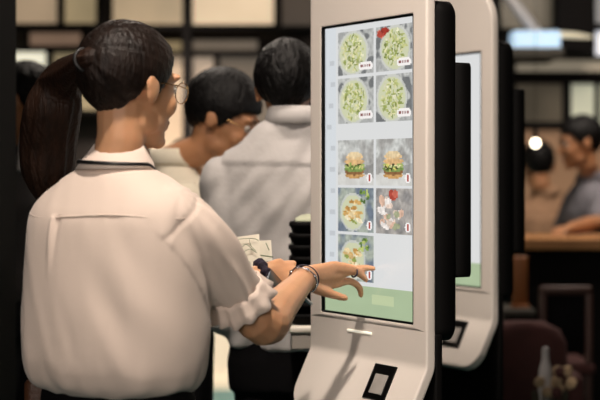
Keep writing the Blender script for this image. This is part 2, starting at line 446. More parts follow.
def mixc(a, b, t): return tuple(x+(y-x)*t for x, y in zip(a, b))
def dish(kind, seed):
    R_ = random.Random(seed)
    L = lambda h: lin(h)
    blobs = []
    if kind == 'bowl':
        cx, cy, r = .46+R_.uniform(-.05, .08), .49, .45
        bgc, bg2 = L('a9aaa8'), L('c9cac6')
        for _ in range(120):
            a = R_.uniform(0, 2*PI); q = math.sqrt(R_.random())*.35
            blobs.append((cx+math.cos(a)*q*.85, cy+math.sin(a)*q*1.15, R_.uniform(.03, .075), R_.uniform(.012, .03), R_.uniform(0, PI),
                          L(R_.choice(['a9b068', 'c6c88a', '95a05a', 'dcd9a8', 'b8be7c', '7f8a4c', 'd6d2a0', 'a5ae74', 'e2dfc0']))))
    elif kind == 'burger':
        cx, cy, r = .42+R_.uniform(0, .08), .42, .3
        bgc, bg2 = L('c9cac6'), L('a2a09c')
        for z, c, s in ((.20, 'c79a62', .27), (.27, '8a6440', .27), (.34, '7a9150', .30), (.41, 'a0b068', .29), (.50, 'd8b07c', .28), (.60, 'e0bf90', .25), (.65, 'e4cca2', .19)):
            blobs.append((cx, z+.02, s, .07, 0, L(c)))
        for _ in range(22): blobs.append((cx+R_.uniform(-.24, .24), .4+R_.uniform(-.05, .06), .045, .022, R_.uniform(0, PI), L(R_.choice(['5f7a3a', '86a052', '4a4a30', 'c8c07a'] if seed % 2 else ['3f3f2a', 'd8cc70', '55622f', 'e0d8a0']))))
    elif kind == 'plate':
        cx, cy, r = .42, .45, .38
        bgc, bg2 = L('6f7a88'), L('a9b0a4')
        for _ in range(22):
            blobs.append((cx+R_.uniform(-.2, .2), cy+R_.uniform(-.25, .25), R_.uniform(.07, .13), R_.uniform(.03, .05), R_.uniform(-.6, .2),
                          L(R_.choice(['d9b67c', 'e6cfa0', 'b88a4a', 'efe2c0', '8f9a50', 'cfa463']))))
        for _ in range(12): blobs.append((.72+R_.uniform(-.12, .14), .8+R_.uniform(-.12, .12), .05, .03, R_.uniform(0, 3), L(R_.choice(['7d9a45', 'b5c070', '55703a']))))
    else:
        cx, cy, r = .45, .45, .0
        bgc, bg2 = L('b0aaa4'), L('8d8a88')
        for _ in range(26):
            blobs.append((cx+R_.uniform(-.3, .3), cy+R_.uniform(-.35, .3), R_.uniform(.07, .15), R_.uniform(.04, .08), R_.uniform(0, PI),
                          L(R_.choice(['e6cebe', 'd9b49e', 'f0e8e0', 'e8e2da', 'eee6e0', 'd8c4b4', 'a0a484']))))
        for _ in range(5): blobs.append((.5+R_.uniform(-.08, .08), .84+R_.uniform(-.05, .05), .08, .08, 0, L(R_.choice(['b04a3c', 'c86a58']))))
    if seed == 2:
        for _ in range(8): blobs.append((.2+R_.uniform(-.1, .1), .86+R_.uniform(-.08, .08), .09, .05, R_.uniform(0, 3), L(R_.choice(['b04a3c', 'c8705a', '9a3428']))))
    def fn(u, v):
        n = noise.noise(V((u*5, v*4, seed*3.1)))
        n2 = noise.noise(V((u*18, v*13, seed*7.7)))
        c = mixc(bgc, bg2, min(1, max(0, .5+n*1.6)))
        c = tuple(max(0, x*(1+.3*n2)) for x in c)
        if kind == 'bowl' and n > .05 and (u-.5)**2+(v-.5)**2 > .12: c = mixc(c, L('4c5054'), min(1, (n-.05)*7)*.8)
        if r:
            q = math.hypot((u-cx)/.95, (v-cy)/1.15)
            if q < r and kind != 'burger': c = mixc(L('d3d4cb'), c, .25) if q > r*.88 else L('cdd0ae')
            if kind == 'burger' and v < .30+.25*(u-.3): c = mixc(c, L('e2e0da'), .6) if v+.4*u < .55 else mixc(c, L('6a6a68'), .45)
        for bx, by, ra, rb, an, bc in blobs:
            dx, dy = u-bx, (v-by)
            p = (dx*math.cos(an)+dy*math.sin(an))/ra; q2 = (-dx*math.sin(an)+dy*math.cos(an))/rb
            if p*p+q2*q2 < 1: c = tuple(x*(1+.35*n2) for x in bc)
        if kind == 'bowl':
            px_, pz = (u-.78)/.19, (v-.17)/.09
            if px_**4+pz**4 < 1:
                c = L('f4efec')
                if abs(pz) < .35 and abs(px_) < .7 and int(u*60) % 3: c = L('8c5a58')
        else:
            px_, pz = (u-.88)/.075, (v-.16)/.115
            if px_**2+pz**2 < 1:
                c = L('f6f2f0')
                if px_**2 < .12 and pz**2 < .3: c = L('b04a40')
        return c
    return fn

def make_kiosk(BR, label, group, tiles):
    "BR: foot point (x, y) of the display opening's near lower corner; local x along the face, y into the body, z up"
    o0 = V((BR[0], BR[1], 0))-UX*W          # local origin: left edge of the opening
    T = lambda p: o0+UX*p.x+UY*p.y+V((0, 0, p.z))
    zb, zt = .999, .999+H; m_ = .055; top = 1.912; zk = .905
    t = thing('ordering_kiosk', label, 'kiosk', T(V((W/2, .06, 0))), group)
    def fin(name, bm, ms, parent=t, **kw):
        for v in bm.verts: v.co = T(v.co)
        return obj(name, bm, ms, parent, **kw)
    # --- white housing: one bent plate with an opening (front face ring, bend, shelf)
    th = .026; x0, x1 = -m_, W+m_
    bm = bmesh.new()
    e = .006                            # edge rounding
    # side profile of the plate's centre line, from the shelf tip up
    sl = 1.115                          # steepness of the shelf, radians below horizontal
    dirs = V((0, -math.cos(sl), -math.sin(sl)))
    prof = []
    Ls = .155; nseg = 22
    yc, zc, rb = 0, zk, .045
    tl = rb*math.tan((PI/2-sl)/2)
    A = V((0, 0, zk)); Bt = V((0, 0, zk+tl)); Et = A+dirs*tl
    tip = A+dirs*Ls
    for i in range(nseg+1): prof.append(tip.lerp(Et, i/nseg))
    for i in range(1, 6):
        s = i/6; prof.append(Et.lerp(A, s).lerp(A.lerp(Bt, s), s))
    prof.append(Bt)
    ntan = []
    for i, p in enumerate(prof):
        a_, b_ = prof[max(i-1, 0)], prof[min(i+1, len(prof)-1)]
        tg = (b_-a_).normalized(); ntan.append(V((0, -tg.z, tg.y)))   # outward (toward the customer)
    def section(xl, xr, p, nrm, k=6):
        "closed cross-section of the plate: front skin, rounded edges, back skin"
        out = []
        f = p; bk = p-nrm*th
        for i in range(k+1):
            a = PI/2*i/k; out.append(V((xl+e-e*math.sin(a)*1.0, 0, 0))+f-nrm*(e-e*math.cos(a)))
        for i in range(k+1):
            a = PI/2*i/k; out.append(V((xl+e-e*math.cos(a), 0, 0))+bk+nrm*(e-e*math.sin(a)))
        for i in range(k+1):
            a = PI/2*i/k; out.append(V((xr-e+e*math.sin(a), 0, 0))+bk+nrm*(e-e*math.cos(a)))
        for i in range(k+1):
            a = PI/2*i/k; out.append(V((xr-e+e*math.cos(a), 0, 0))+f-nrm*(e-e*math.sin(a)))
        return out
    rings = []; rc = .062; cum = 0
    for i, p in enumerate(prof):
        s = (p-tip).length
        ins = rc-math.sqrt(max(0, rc*rc-(rc-min(s, rc))**2))
        if i == 0: ins = rc*.92
        rings.append(section(x0+ins, x1-ins, p, ntan[i]))
    rings.append(section(x0, x1, V((0, 0, zb-.012)), V((0, -1, 0))))
    loft(bm, rings, cap=False)
    bm.verts.ensure_lookup_table(); bm.faces.new([bm.verts[i] for i in range(len(rings[0]))])
    # beside and above the opening: posts and header from outline rings
    def outline(y, gr):
        "outer outline of the upright part above the shelf, inset by gr"
        return rounded_rect(x0+gr, x1-gr, zb-.012, top-gr, 0, n=10, y=y, rs=[.115-gr, .115-gr, 1e-4, 1e-4])
    def inner(y, gr):
        return rounded_rect(-gr, W+gr, zb-gr, zt+gr, .006, n=10, y=y)
    seq = [outline(th, e)]+[outline(th-e+e*math.sin(a), e-e*math.cos(a)) for a in (PI/3, PI/6, 0)]
    seq += [outline(e-e*math.sin(a), e-e*math.cos(a)) for a in (0, PI/6, PI/3, PI/2)]
    seq += [rounded_rect(x0+e+.002, x1-e-.002, zb-.012, top-e-.002, 0, n=10, y=0, rs=[.113-e, .113-e, 1e-4, 1e-4])]
    seq += [inner(0, .0045), inner(0, .0025), inner(.0006, .0006), inner(.0013, 0), inner(.0018, 0)]
    loft(bm, seq, cap=False)
    fin('housing', bm, M['kiosk'])
    # --- display
    bm = bmesh.new(); fl = lambda y, g: rounded_rect(-g, W+g, zb-g, zt+g, .006, n=10, y=y)
    loft(bm, [fl(.022, .003), fl(.0017, .003), fl(.0012, .0), fl(.0068, -.0002)])
    disp = fin('display', bm, M['bezel'], smooth=False)
    sx0, sx1, sz0, sz1 = .011, W-.0112, zb+.0055, zt-.0055
    Lw, Lg, Lb = lin('dbdcdc'), lin('a9bb98'), lin('d5dade')
    rs_ = random.Random(5); marks = [(rs_.uniform(.02, .07), .1+k*.075) for k in range(10)]
    def bgfn(u, v):
        if v < .098:
            n = noise.noise(V((u*4, v*30, 1))); c = Lg
            if .55 < u < .8 and .045 < v < .075: c = mixc(c, lin('c4cfa4'), .7)
            return tuple(x*(1+.05*n) for x in c)
        c = Lw if u > .13 else Lb
        if tiles and u < .13:
            for mx, mz in marks:
                if mx < u < mx+.06 and abs(v-mz-.1) < .006: c = lin('c2c6ca')
        if tiles and u > .15:
            if abs(v-.566-.02) < .004 and .2 < u < .42 and int(u*80) % 3: c = lin('c3c0bd')
        return c
    raster('page', sx0, sz0, sx1-sx0, sz1-sz0, 90, 120, bgfn, .0062, disp, T)
    if tiles:
        u1, u2, tw = .178*W, .598*W, .395*W
        rows = [(.028, .177, 'bowl'), (.188, .343, 'bowl'), (.400, .554, 'burger'), (.563, .713, 'plate'), (.723, .880, 'cold')]
        k = 0
        for ri, (va, vb, kd) in enumerate(rows):
            for ci, ux in enumerate((u1, u2)):
                if ri == 4 and ci == 1: continue
                k += 1
                kk = 'cold' if (ri == 3 and ci == 1) else kd
                kk = 'plate' if ri == 4 else kk
                w_ = tw if ci == 0 else sx1-ux-.001
                raster('food_photo', ux, zt-vb*H, w_, (vb-va)*H, 44, 34, dish(kk, k), .0058, disp, T)
    # --- receipt slot
    bm = bmesh.new(); box(bm, .31*W, .575*W, -.003, .004, .961, .967, .0015)
    fin('receipt_slot', bm, M['slot'])
    # --- card reader let into the shelf
    nrm = V((0, -dirs.z, dirs.y)); nrm = V((0, -math.sin(sl), math.cos(sl)))
    def shelf(x, s, h): return A+dirs*s+nrm*h+V((x, 0, 0))
    def sbox(bm, xa, xb, sa, sb, ha, hb, bev=.002):
        b2 = bmesh.new(); box(b2, xa, xb, sa, sb, ha, hb, bev)
        vm = {}
        for v in b2.verts: vm[v] = bm.verts.new(shelf(v.co.x, v.co.y, v.co.z))
        for f in b2.faces: bm.faces.new([vm[v] for v in f.verts])
        b2.free()
    rx0, rx1, s0, s1 = .64*W, .865*W, .010, .098
    bm = bmesh.new(); sbox(bm, rx0, rx1, s0, s1, -.006, .0035); rd = fin('card_reader', bm, M['bezel'], smooth=False)
    bm = bmesh.new(); sbox(bm, rx0+.022, rx1-.018, s0+.025, s1-.014, .001, .0055, .0012); fin('reader_window', bm, M['glass_dark'], rd, smooth=False)
    # --- black body behind
    bm = bmesh.new()
    xb0, xb1 = x0+.004, x1-.004
    o1 = lambda y, g: rounded_rect(xb0+g, xb1-g, 
                                   .962+g, 1.748-g, .03, n=6, y=y)
    loft(bm, [o1(th-.001, 0), o1(.080, 0), o1(.088, .006)]); fin('rear_shell', bm, M['black'])
    bm = bmesh.new(); o2 = lambda y, g: rounded_rect(xb0+.002+g, xb1-.002-g, 1.108+g, 1.606-g, .008, n=4, y=y)
    loft(bm, [o2(.087, 0), o2(.128, 0), o2(.132, .004)]); fin('rear_box', bm, M['black'])
    # --- pedestal
    bm = bmesh.new(); box(bm, x0+.03, x1-.004, th+.002, th+.022, .02, .98, .004); fin('pedestal', bm, M['black'])
    bm = bmesh.new(); box(bm, x0-.01, x1+.01, -.12, .2, 0, .022, .006); fin('base_plate', bm, M['black'])
    return t, T
K1, T1 = make_kiosk((.26075, 3.692), 'white self ordering kiosk showing rows of food photos, touched by a hand', 'self ordering kiosks', True)
K2, T2 = make_kiosk((.5475, 4.84), 'white self ordering kiosk standing half hidden behind the other kiosk', 'self ordering kiosks', False)

# ------------------------------------------------------------------ people
class Frame:
    def __init__(s, c, yaw, pitch=0, roll=0):
        "yaw: direction faced, degrees from +x towards +y"
        f = math.radians(yaw); s.c = V(c)
        s.F = V((math.cos(f), math.sin(f), 0)); s.R = V((math.sin(f), -math.cos(f), 0)); s.U = V((0, 0, 1))
        if pitch:
            q = Matrix.Rotation(math.radians(-pitch), 3, s.R); s.F = q@s.F; s.U = q@s.U
        if roll:
            q = Matrix.Rotation(math.radians(roll), 3, s.F); s.R = q@s.R; s.U = q@s.U
        s.m = Matrix((s.R, s.F, s.U)).transposed()
    def __call__(s, x, y, z): return s.c+s.R*x+s.F*y+s.U*z

def head_blobs(bm, h, k=1.0):
    E = lambda c, r, rot=None: ellip(bm, h(*[q*k for q in c]), [q*k for q in r], h.m@rot if rot else h.m)
    E((0, -.014, .035), (.074, .094, .088))
    E((0, .03, .0), (.064, .066, .085))
    E((0, .036, -.05), (.054, .052, .062))
    E((0, .052, -.088), (.032, .036, .03))
    for s in (-1, 1):
        E((s*.032, .066, -.028), (.026, .024, .028))
        E((s*.03, .082, .03), (.026, .012, .009))
        E((s*.044, .014, -.066), (.014, .034, .026))
        rot = Matrix.Rotation(.25*s, 3, 'Z') @ Matrix.Rotation(-.15, 3, 'X')
        E((s*.077, -.006, -.004), (.009, .02, .031), rot)
        E((s*.081, -.014, .006), (.007, .014, .022), rot)
    tube(bm, [h(0, .088*k, .014*k), h(0, .101*k, -.012*k), h(0, .108*k, -.03*k)], [.008*k, .010*k, .013*k])
    for s in (-1, 1): E((s*.011, .096, -.033), (.010, .012, .009))
    E((0, .086, -.062), (.024, .014, .007)); E((0, .084, -.073), (.020, .014, .007))
    E((0, .078, -.102), (.018, .016, .016))

def hair_cap(h, k=1.0, nape=-.075, front=.07, r=(.086, .108, .102), cut=.012, seed=0, strands=1.0, mode='short', amp=.004):
    bm = bmesh.new()
    bmesh.ops.create_uvsphere(bm, u_segments=120, v_segments=80, radius=1)
    c = V((0, -.016, .036))
    for v in bm.verts:
        n = v.co.copy()
        p = V((n.x*r[0], n.y*r[1], n.z*r[2]))
        if n.z < 0: p.x *= 1+.12*n.z; p.z *= 1.0
        q = p+c
        az = abs(math.atan2(n.x, n.y))                       # 0 front .. PI back
        if az < .75: line = front-.012*(az/.75)
        elif az < 1.25: line = front-.012+(-.03-front+.012)*((az-.75)/.5)
        elif az < 1.75: line = -.03+(.035)*math.sin((az-1.25)/.5*PI)
        else: line = -.03+(nape+.03)*min(1, (az-1.75)/.7)
        line += .006*noise.noise(V((n.x*9, n.y*9, seed)))
        t = (q.z-line)/cut
        t = max(0, min(1, .5+t*.5)); t = t*t*(3-2*t)
        if mode == 'back':     # combed back to the tie
            tie = V((0, -.95, .25)).normalized(); ax = n-tie*n.dot(tie)
            ang = math.atan2(ax.x, ax.z)
            d_ = noise.noise(V((math.cos(ang)*11, math.sin(ang)*11, seed)))*.6+noise.noise(V((math.cos(ang)*26, math.sin(ang)*26, seed+4+n.dot(tie)*.4)))*.4
            d_ += .5*noise.noise(V((n.x*2.2, n.y*2.2, n.z*2.2+seed)))
        else:
            a2 = math.atan2(n.x, n.y)
            d_ = noise.noise(V((math.cos(a2)*8, math.sin(a2)*8, n.z*2+seed)))*.6+noise.noise(V((n.x*14, n.y*14, n.z*6+seed)))*.5
        p *= (1+d_*amp/.09*strands)
        p *= .80+.20*t
        v.co = h(*( (p+c)*k))
    return bm

def palm_hand(bm, wrist, dirv, up, curl=.5, k=1.0, side=1):
    "relaxed hand: palm and five fingers; up is the back of the hand"
    d_ = V(dirv).normalized(); u = (V(up)-d_*V(up).dot(d_)).normalized(); s = d_.cross(u)*side
    w = V(wrist)
    for i, (off, ln) in enumerate(((-.03, .068), (-.01, .078), (.011, .072), (.031, .056))):
        kn = w+d_*.085*k+s*off*k
        tube(bm, [w+s*off*.5*k+d_*.005, w+d_*.045*k+s*off*.8*k, kn], [.014*k, .014*k, .011*k], n=10)
        a = curl; p = kn; dr = d_
        pts = [kn]
        for j, f in enumerate((.45, .32, .23)):
            dr = (d_*math.cos(a)-u*math.sin(a)); p = p+dr*ln*f*k; pts.append(p); a += curl*.9
        tube(bm, pts, [.0098*k, .009*k, .0082*k, .007*k], n=10)
    b = w+d_*.018*k-s*.024*k
    tube(bm, [b, b+(d_*.6-s*.7-u*.25).normalized()*.034*k, b+(d_*.85-s*.5-u*.4).normalized()*.068*k], [.014*k, .011*k, .008*k], n=10)

def trunk_rings(fr, rows, n=40, exp=2.4):
    rings = []
    for z, w, dd, cx, cy in rows:
        ring = []
        for i in range(n):
            a = 2*PI*i/n; ca, sa = math.cos(a), math.sin(a)
            x = math.copysign(abs(ca)**(2/exp), ca)*w; y = math.copysign(abs(sa)**(2/exp), sa)*dd
            ring.append(V((fr.c.x, fr.c.y, 0))+fr.R*(x+cx)+V((fr.F.x, fr.F.y, 0)).normalized()*(y+cy)+V((0, 0, z)))
        rings.append(ring)
    return rings

def person(label, torso, head, headk, shoulder_z, hip_z, body_w, arms, cloth, legs_cloth, skin, hair_mat,
           hair_kw, glasses=False, vox=.008, sleeve='long', fold=.006, hands=None, extra=None, collar_k=1.1, yoke=0, feet=.09, group=None, build_shirt=True):
    """arms: {side: (shoulder, elbow, wrist)} world points; torso: Frame on the ground; head: Frame at the head's centre"""
    t = thing('person', label, 'person', (torso.c.x, torso.c.y, 0), group)
    G = lambda x, y, z: V((torso.c.x, torso.c.y, 0))+torso.R*x+torso.F*y+V((0, 0, z))
    bm = bmesh.new(); head_blobs(bm, head, headk)
    nb = G(0, -.01, shoulder_z+.05)
    tube(bm, [head(0, -.02*headk, -.04*headk), head(0, -.018*headk, -.1*headk), nb, nb+V((0, 0, -.08))], [.052*headk, .05*headk, .052, .06])
    bw = body_w
    rows = [(hip_z-.05, bw*.80, .09, 0, 0), (hip_z+.05, bw*.78, .095, 0, 0), (hip_z+.17, bw*.66, .085, 0, 0), (hip_z+.32, bw*.76, .098, 0, 0),
            (shoulder_z-.12, bw*.74, .088, 0, 0), (shoulder_z-.07, bw*.6, .068, 0, 0), (shoulder_z-.03, bw*.35, .05, 0, 0)]
    loft(bm, trunk_rings(torso, rows))
    for sd, (S, E, Wr) in arms.items():
        ar = (.05, .043, .048, .041, .026) if hands and sd == 'r' else (.05, .044, .038, .037, .025)
        S_ = S+(V((torso.c.x, torso.c.y, S.z))-S)*.18+V((0, 0, -.04))
        mids = [(*S.lerp(E, .5), ar[1]*.92)]
        if hands and sd == 'r':
            q_ = at(236, 294, 3.385); mids = [(*S_.lerp(q_, .5), .040), (*q_, .044)]
        stube(bm, [(*S_, ar[0]*.7)]+mids+[(*E, ar[2]), (*E.lerp(Wr, .35), ar[3]), (*Wr, ar[4])], k=4)
        if hands and sd in hands: hands[sd](bm, Wr)
        else: palm_hand(bm, Wr, (Wr-E), (0, 0, 1) if abs((Wr-E).normalized().z) < .7 else torso.R*(1 if sd == 'r' else -1), side=1 if sd == 'r' else -1)
    for s in (-1, 1):
        stube(bm, [(*G(s*.085, 0, hip_z), .08), (*G(s*.088, .01, hip_z*.75), .07), (*G(s*feet, .012, .48), .05), (*G(s*feet, -.012, .3), .048), (*G(s*feet, -.01, .09), .034)], k=4)
        stube(bm, [(*G(s*feet, -.03, .045), .034), (*G(s*feet, .05, .04), .034), (*G(s*(feet+.01), .14, .03), .026)], k=3)
    body = obj('body', bm, [skin, M['lip']], t); organic(body, vox, 5 if vox < .006 else 3)
    paint(body, lambda c, n: 1 if ((c-head(0, .094*headk, -.068*headk)).length < .016) else 0)
    # hair
    hb = obj('hair', hair_cap(head, headk, **hair_kw), hair_mat, t)
    for s in (-1, 1):
        bm = bmesh.new(); ellip(bm, head(s*.031*headk, .081*headk, .006*headk), [.0115*headk]*3, head.m)
        ey = obj('eye', bm, [M['eye'], M['iris']], t)
        cc = head(s*.031*headk, .093*headk, .006*headk); paint(ey, lambda c, n: 1 if (c-cc).length < .0065 else 0)
        bm = bmesh.new(); stube(bm, [(*head(s*.014*headk, .097*headk, .027*headk), .002), (*head(s*.032*headk, .095*headk, .033*headk), .003), (*head(s*.05*headk, .08*headk, .028*headk), .0018)], k=3, n=6)
        obj('eyebrow', bm, hair_mat, t)
    if glasses:
        g = None
        for s in (-1, 1):
            bm = bmesh.new(); cc = head(s*.033*headk, .108*headk, .0)
            torus(bm, cc, .0235*headk, .0012, head.m@Matrix.Rotation(s*-.15, 3, 'Z')@Matrix.Rotation(PI/2, 3, 'X'), n=36, k=6, sx=1.05, sy=.92)
            tube(bm, [head(s*.058*headk, .102*headk, .008*headk), head(s*.074*headk, .06*headk, .010*headk), head(s*.080*headk, .0, .010*headk), head(s*.081*headk, -.02*headk, -.004*headk)], [.0013]*4, n=6)
            if s == -1: tube(bm, [head(-.011*headk, .110*headk, .002), head(0, .113*headk, .005), head(.011*headk, .110*headk, .002)], [.0012]*3, n=6)
            if g is None: g = obj('glasses', bm, M['gold'], t)
            else: obj('glasses', bm, M['gold'], t)
            bm = bmesh.new(); ellip(bm, cc, (.0235*headk, .0012, .021*headk), head.m@Matrix.Rotation(s*-.15, 3, 'Z'), u=20, v=10)
            obj('lens', bm, M['lens'], g)
    if build_shirt:
        bm = bmesh.new(); e = .022
        rows2 = [(hip_z-.0, bw*.80+e, .115, 0, 0), (hip_z+.06, bw*.82+e, .125, 0, 0), (hip_z+.17, bw*.80+e, .12, 0, 0), (hip_z+.32, bw*.86+e, .122, 0, 0),
                 (shoulder_z-.10, bw*.90+e, .115, 0, 0), (shoulder_z-.045, bw*.80+e, .098, 0, 0), (shoulder_z-.005, bw*.56+e, .08, 0, 0), (shoulder_z+.028, bw*.34+e, .07, 0, -.005), (shoulder_z+.055, .064, .062, 0, -.008)]
        loft(bm, trunk_rings(torso, smooth_path(rows2, 3)))
        for sd, (S, E, Wr) in arms.items():
            S2 = S+V((0, 0, .0))
            if sleeve == 'long': stube(bm, [(*S2, .066), (*S2.lerp(E, .5), .06), (*E, .054), (*E.lerp(Wr, .5), .046), (*E.lerp(Wr, .93), .034)], k=4)
            else: stube(bm, [(*S2, .066), (*S2.lerp(E, .5), .062), (*S2.lerp(E, .8), .06)], k=4)
        sh = obj('shirt', bm, cloth, t); organic(sh, .008, 4)
        def fo(p, n):
            q = p-V((torso.c.x, torso.c.y, 0)); x = q.dot(torso.R)
            yk = .006*max(0, min(1, (p.z-yoke)/.006+.5)) if yoke and n.dot(torso.F) < 0 and abs(x) < .2 else 0
            return yk+fold*(0 if not yoke else max(0, min(1, (yoke-p.z)/.1))-1+1)*.6*noise.noise(V((x*14, p.z*2.5, 5)))+fold*(noise.noise(V((x*9+p.z*5, p.z*4, 3)))+.6*noise.noise(V((x*22-p.z*14, p.z*8, 9))))
        displace(sh, fo)
        bm = bmesh.new()
        for sg in (0, 1):
            pass
        rings = []
        for (dz, rr_, rf) in ((.035, .070, .066), (.062, .067, .062), (.083, .063, .058), (.086, .066, .061), (.066, .072, .068), (.04, .078, .074)):
            rings.append([G(math.cos(a)*rr_*collar_k, math.sin(a)*rf*collar_k-.008, shoulder_z+dz-.012*max(0, math.sin(a))) for a in [2*PI*i/32 for i in range(32)]])
        loft(bm, rings+[rings[0]], cap=False); obj('collar', bm, cloth, t)
    bm = bmesh.new()
    loft(bm, trunk_rings(torso, [(hip_z-.12, bw*.82+.012, .115, 0, 0), (hip_z-.04, bw*.84+.012, .118, 0, 0), (hip_z+.06, bw*.76+.012, .108, 0, 0), (hip_z+.09, bw*.72+.012, .102, 0, 0)]))
    for s in (-1, 1):
        stube(bm, [(*G(s*.085, 0, hip_z-.02), .1), (*G(s*.088, .01, hip_z*.72), .088), (*G(s*feet, .01, .48), .07), (*G(s*feet, 0, .14), .058)], k=4)
    tr = obj('trousers', bm, legs_cloth, t); organic(tr, .01, 4)
    for s in (-1, 1):
        bm = bmesh.new()
        stube(bm, [(*G(s*feet, -.045, .043), .040), (*G(s*feet, .02, .046), .043), (*G(s*(feet+.004), .09, .038), .037), (*G(s*(feet+.01), .15, .03), .028)], k=4)
        for v in bm.verts: v.co.z = max(0.0, v.co.z)
        obj('shoe', bm, M['shoe'], t)
    if extra: extra(t, G)
    return t, G

# ---- the woman at the kiosk
TW = Frame((-.383, 3.35, 0), 56)
HW = Frame((-.354, 3.35, 1.527), 45, 4)
shR = at(186, 200, 3.25); shL = V((-.53, 3.45, 1.30))
elR = at(264, 324, 3.42); wrR = at(306, 277, 3.70)
elL = V((-.36, 3.64, 1.02)); wrL = at(263, 274, 3.74)
tip = None
def hand_r(bm, Wr):
    J = lambda *a: (*at(*a[:3]), a[3])
    P0 = J(303, 277, 3.695, .026)
    fingers = [
      [(308, 281, 3.715, .017), (322, 283, 3.755, .016), (335, 284, 3.79, .0115), (349, 281, 3.825, .0098), (359, 287, 3.845, .0088), (361, 295, 3.853, .0074)],
      [(308, 277, 3.712, .018), (324, 276, 3.752, .017), (339, 275, 3.785, .0118), (353, 270, 3.81, .0098), (364, 268, 3.828, .0086), (373.5, 268.5, 3.836, .0068)],
      [(308, 274, 3.708, .017), (323, 272, 3.745, .015), (338, 269, 3.775, .0112), (351, 271, 3.795, .0095), (361, 275, 3.815, .0086), (366, 280, 3.825, .0070)],
      [(308, 271, 3.704, .014), (322, 268, 3.738, .012), (334, 265, 3.765, .0100), (345, 266, 3.782, .0085), (354, 268, 3.797, .0078), (360, 271, 3.808, .0064)],
      [(306, 283, 3.708, .016), (318, 289, 3.735, .0140), (331, 294, 3.758, .0112), (345, 298, 3.78, .0085)],
    ]
    for f in fingers: stube(bm, [J(*q) for q in f], k=4, n=12)
def hand_l(bm, Wr):
    J = lambda *a: (*at(*a[:3]), a[3])
    for f in ([(266, 272, 3.745, .018), (278, 268, 3.775, .0125), (287, 264, 3.79, .0095), (294, 263, 3.79, .0075)],
              [(266, 275, 3.745, .018), (279, 273, 3.77, .0125), (289, 270, 3.785, .0095), (296, 270, 3.785, .0075)],
              [(266, 277, 3.745, .017), (279, 278, 3.765, .012), (288, 277, 3.775, .0095), (294, 278, 3.775, .0075)],
              [(265, 279, 3.742, .015), (277, 283, 3.76, .011), (285, 284, 3.765, .0085), (290, 285, 3.765, .0068)],
              [(264, 270, 3.75, .014), (271, 265, 3.765, .0105), (280, 261, 3.78, .008)]):
        stube(bm, [J(*q) for q in f], k=4, n=12)

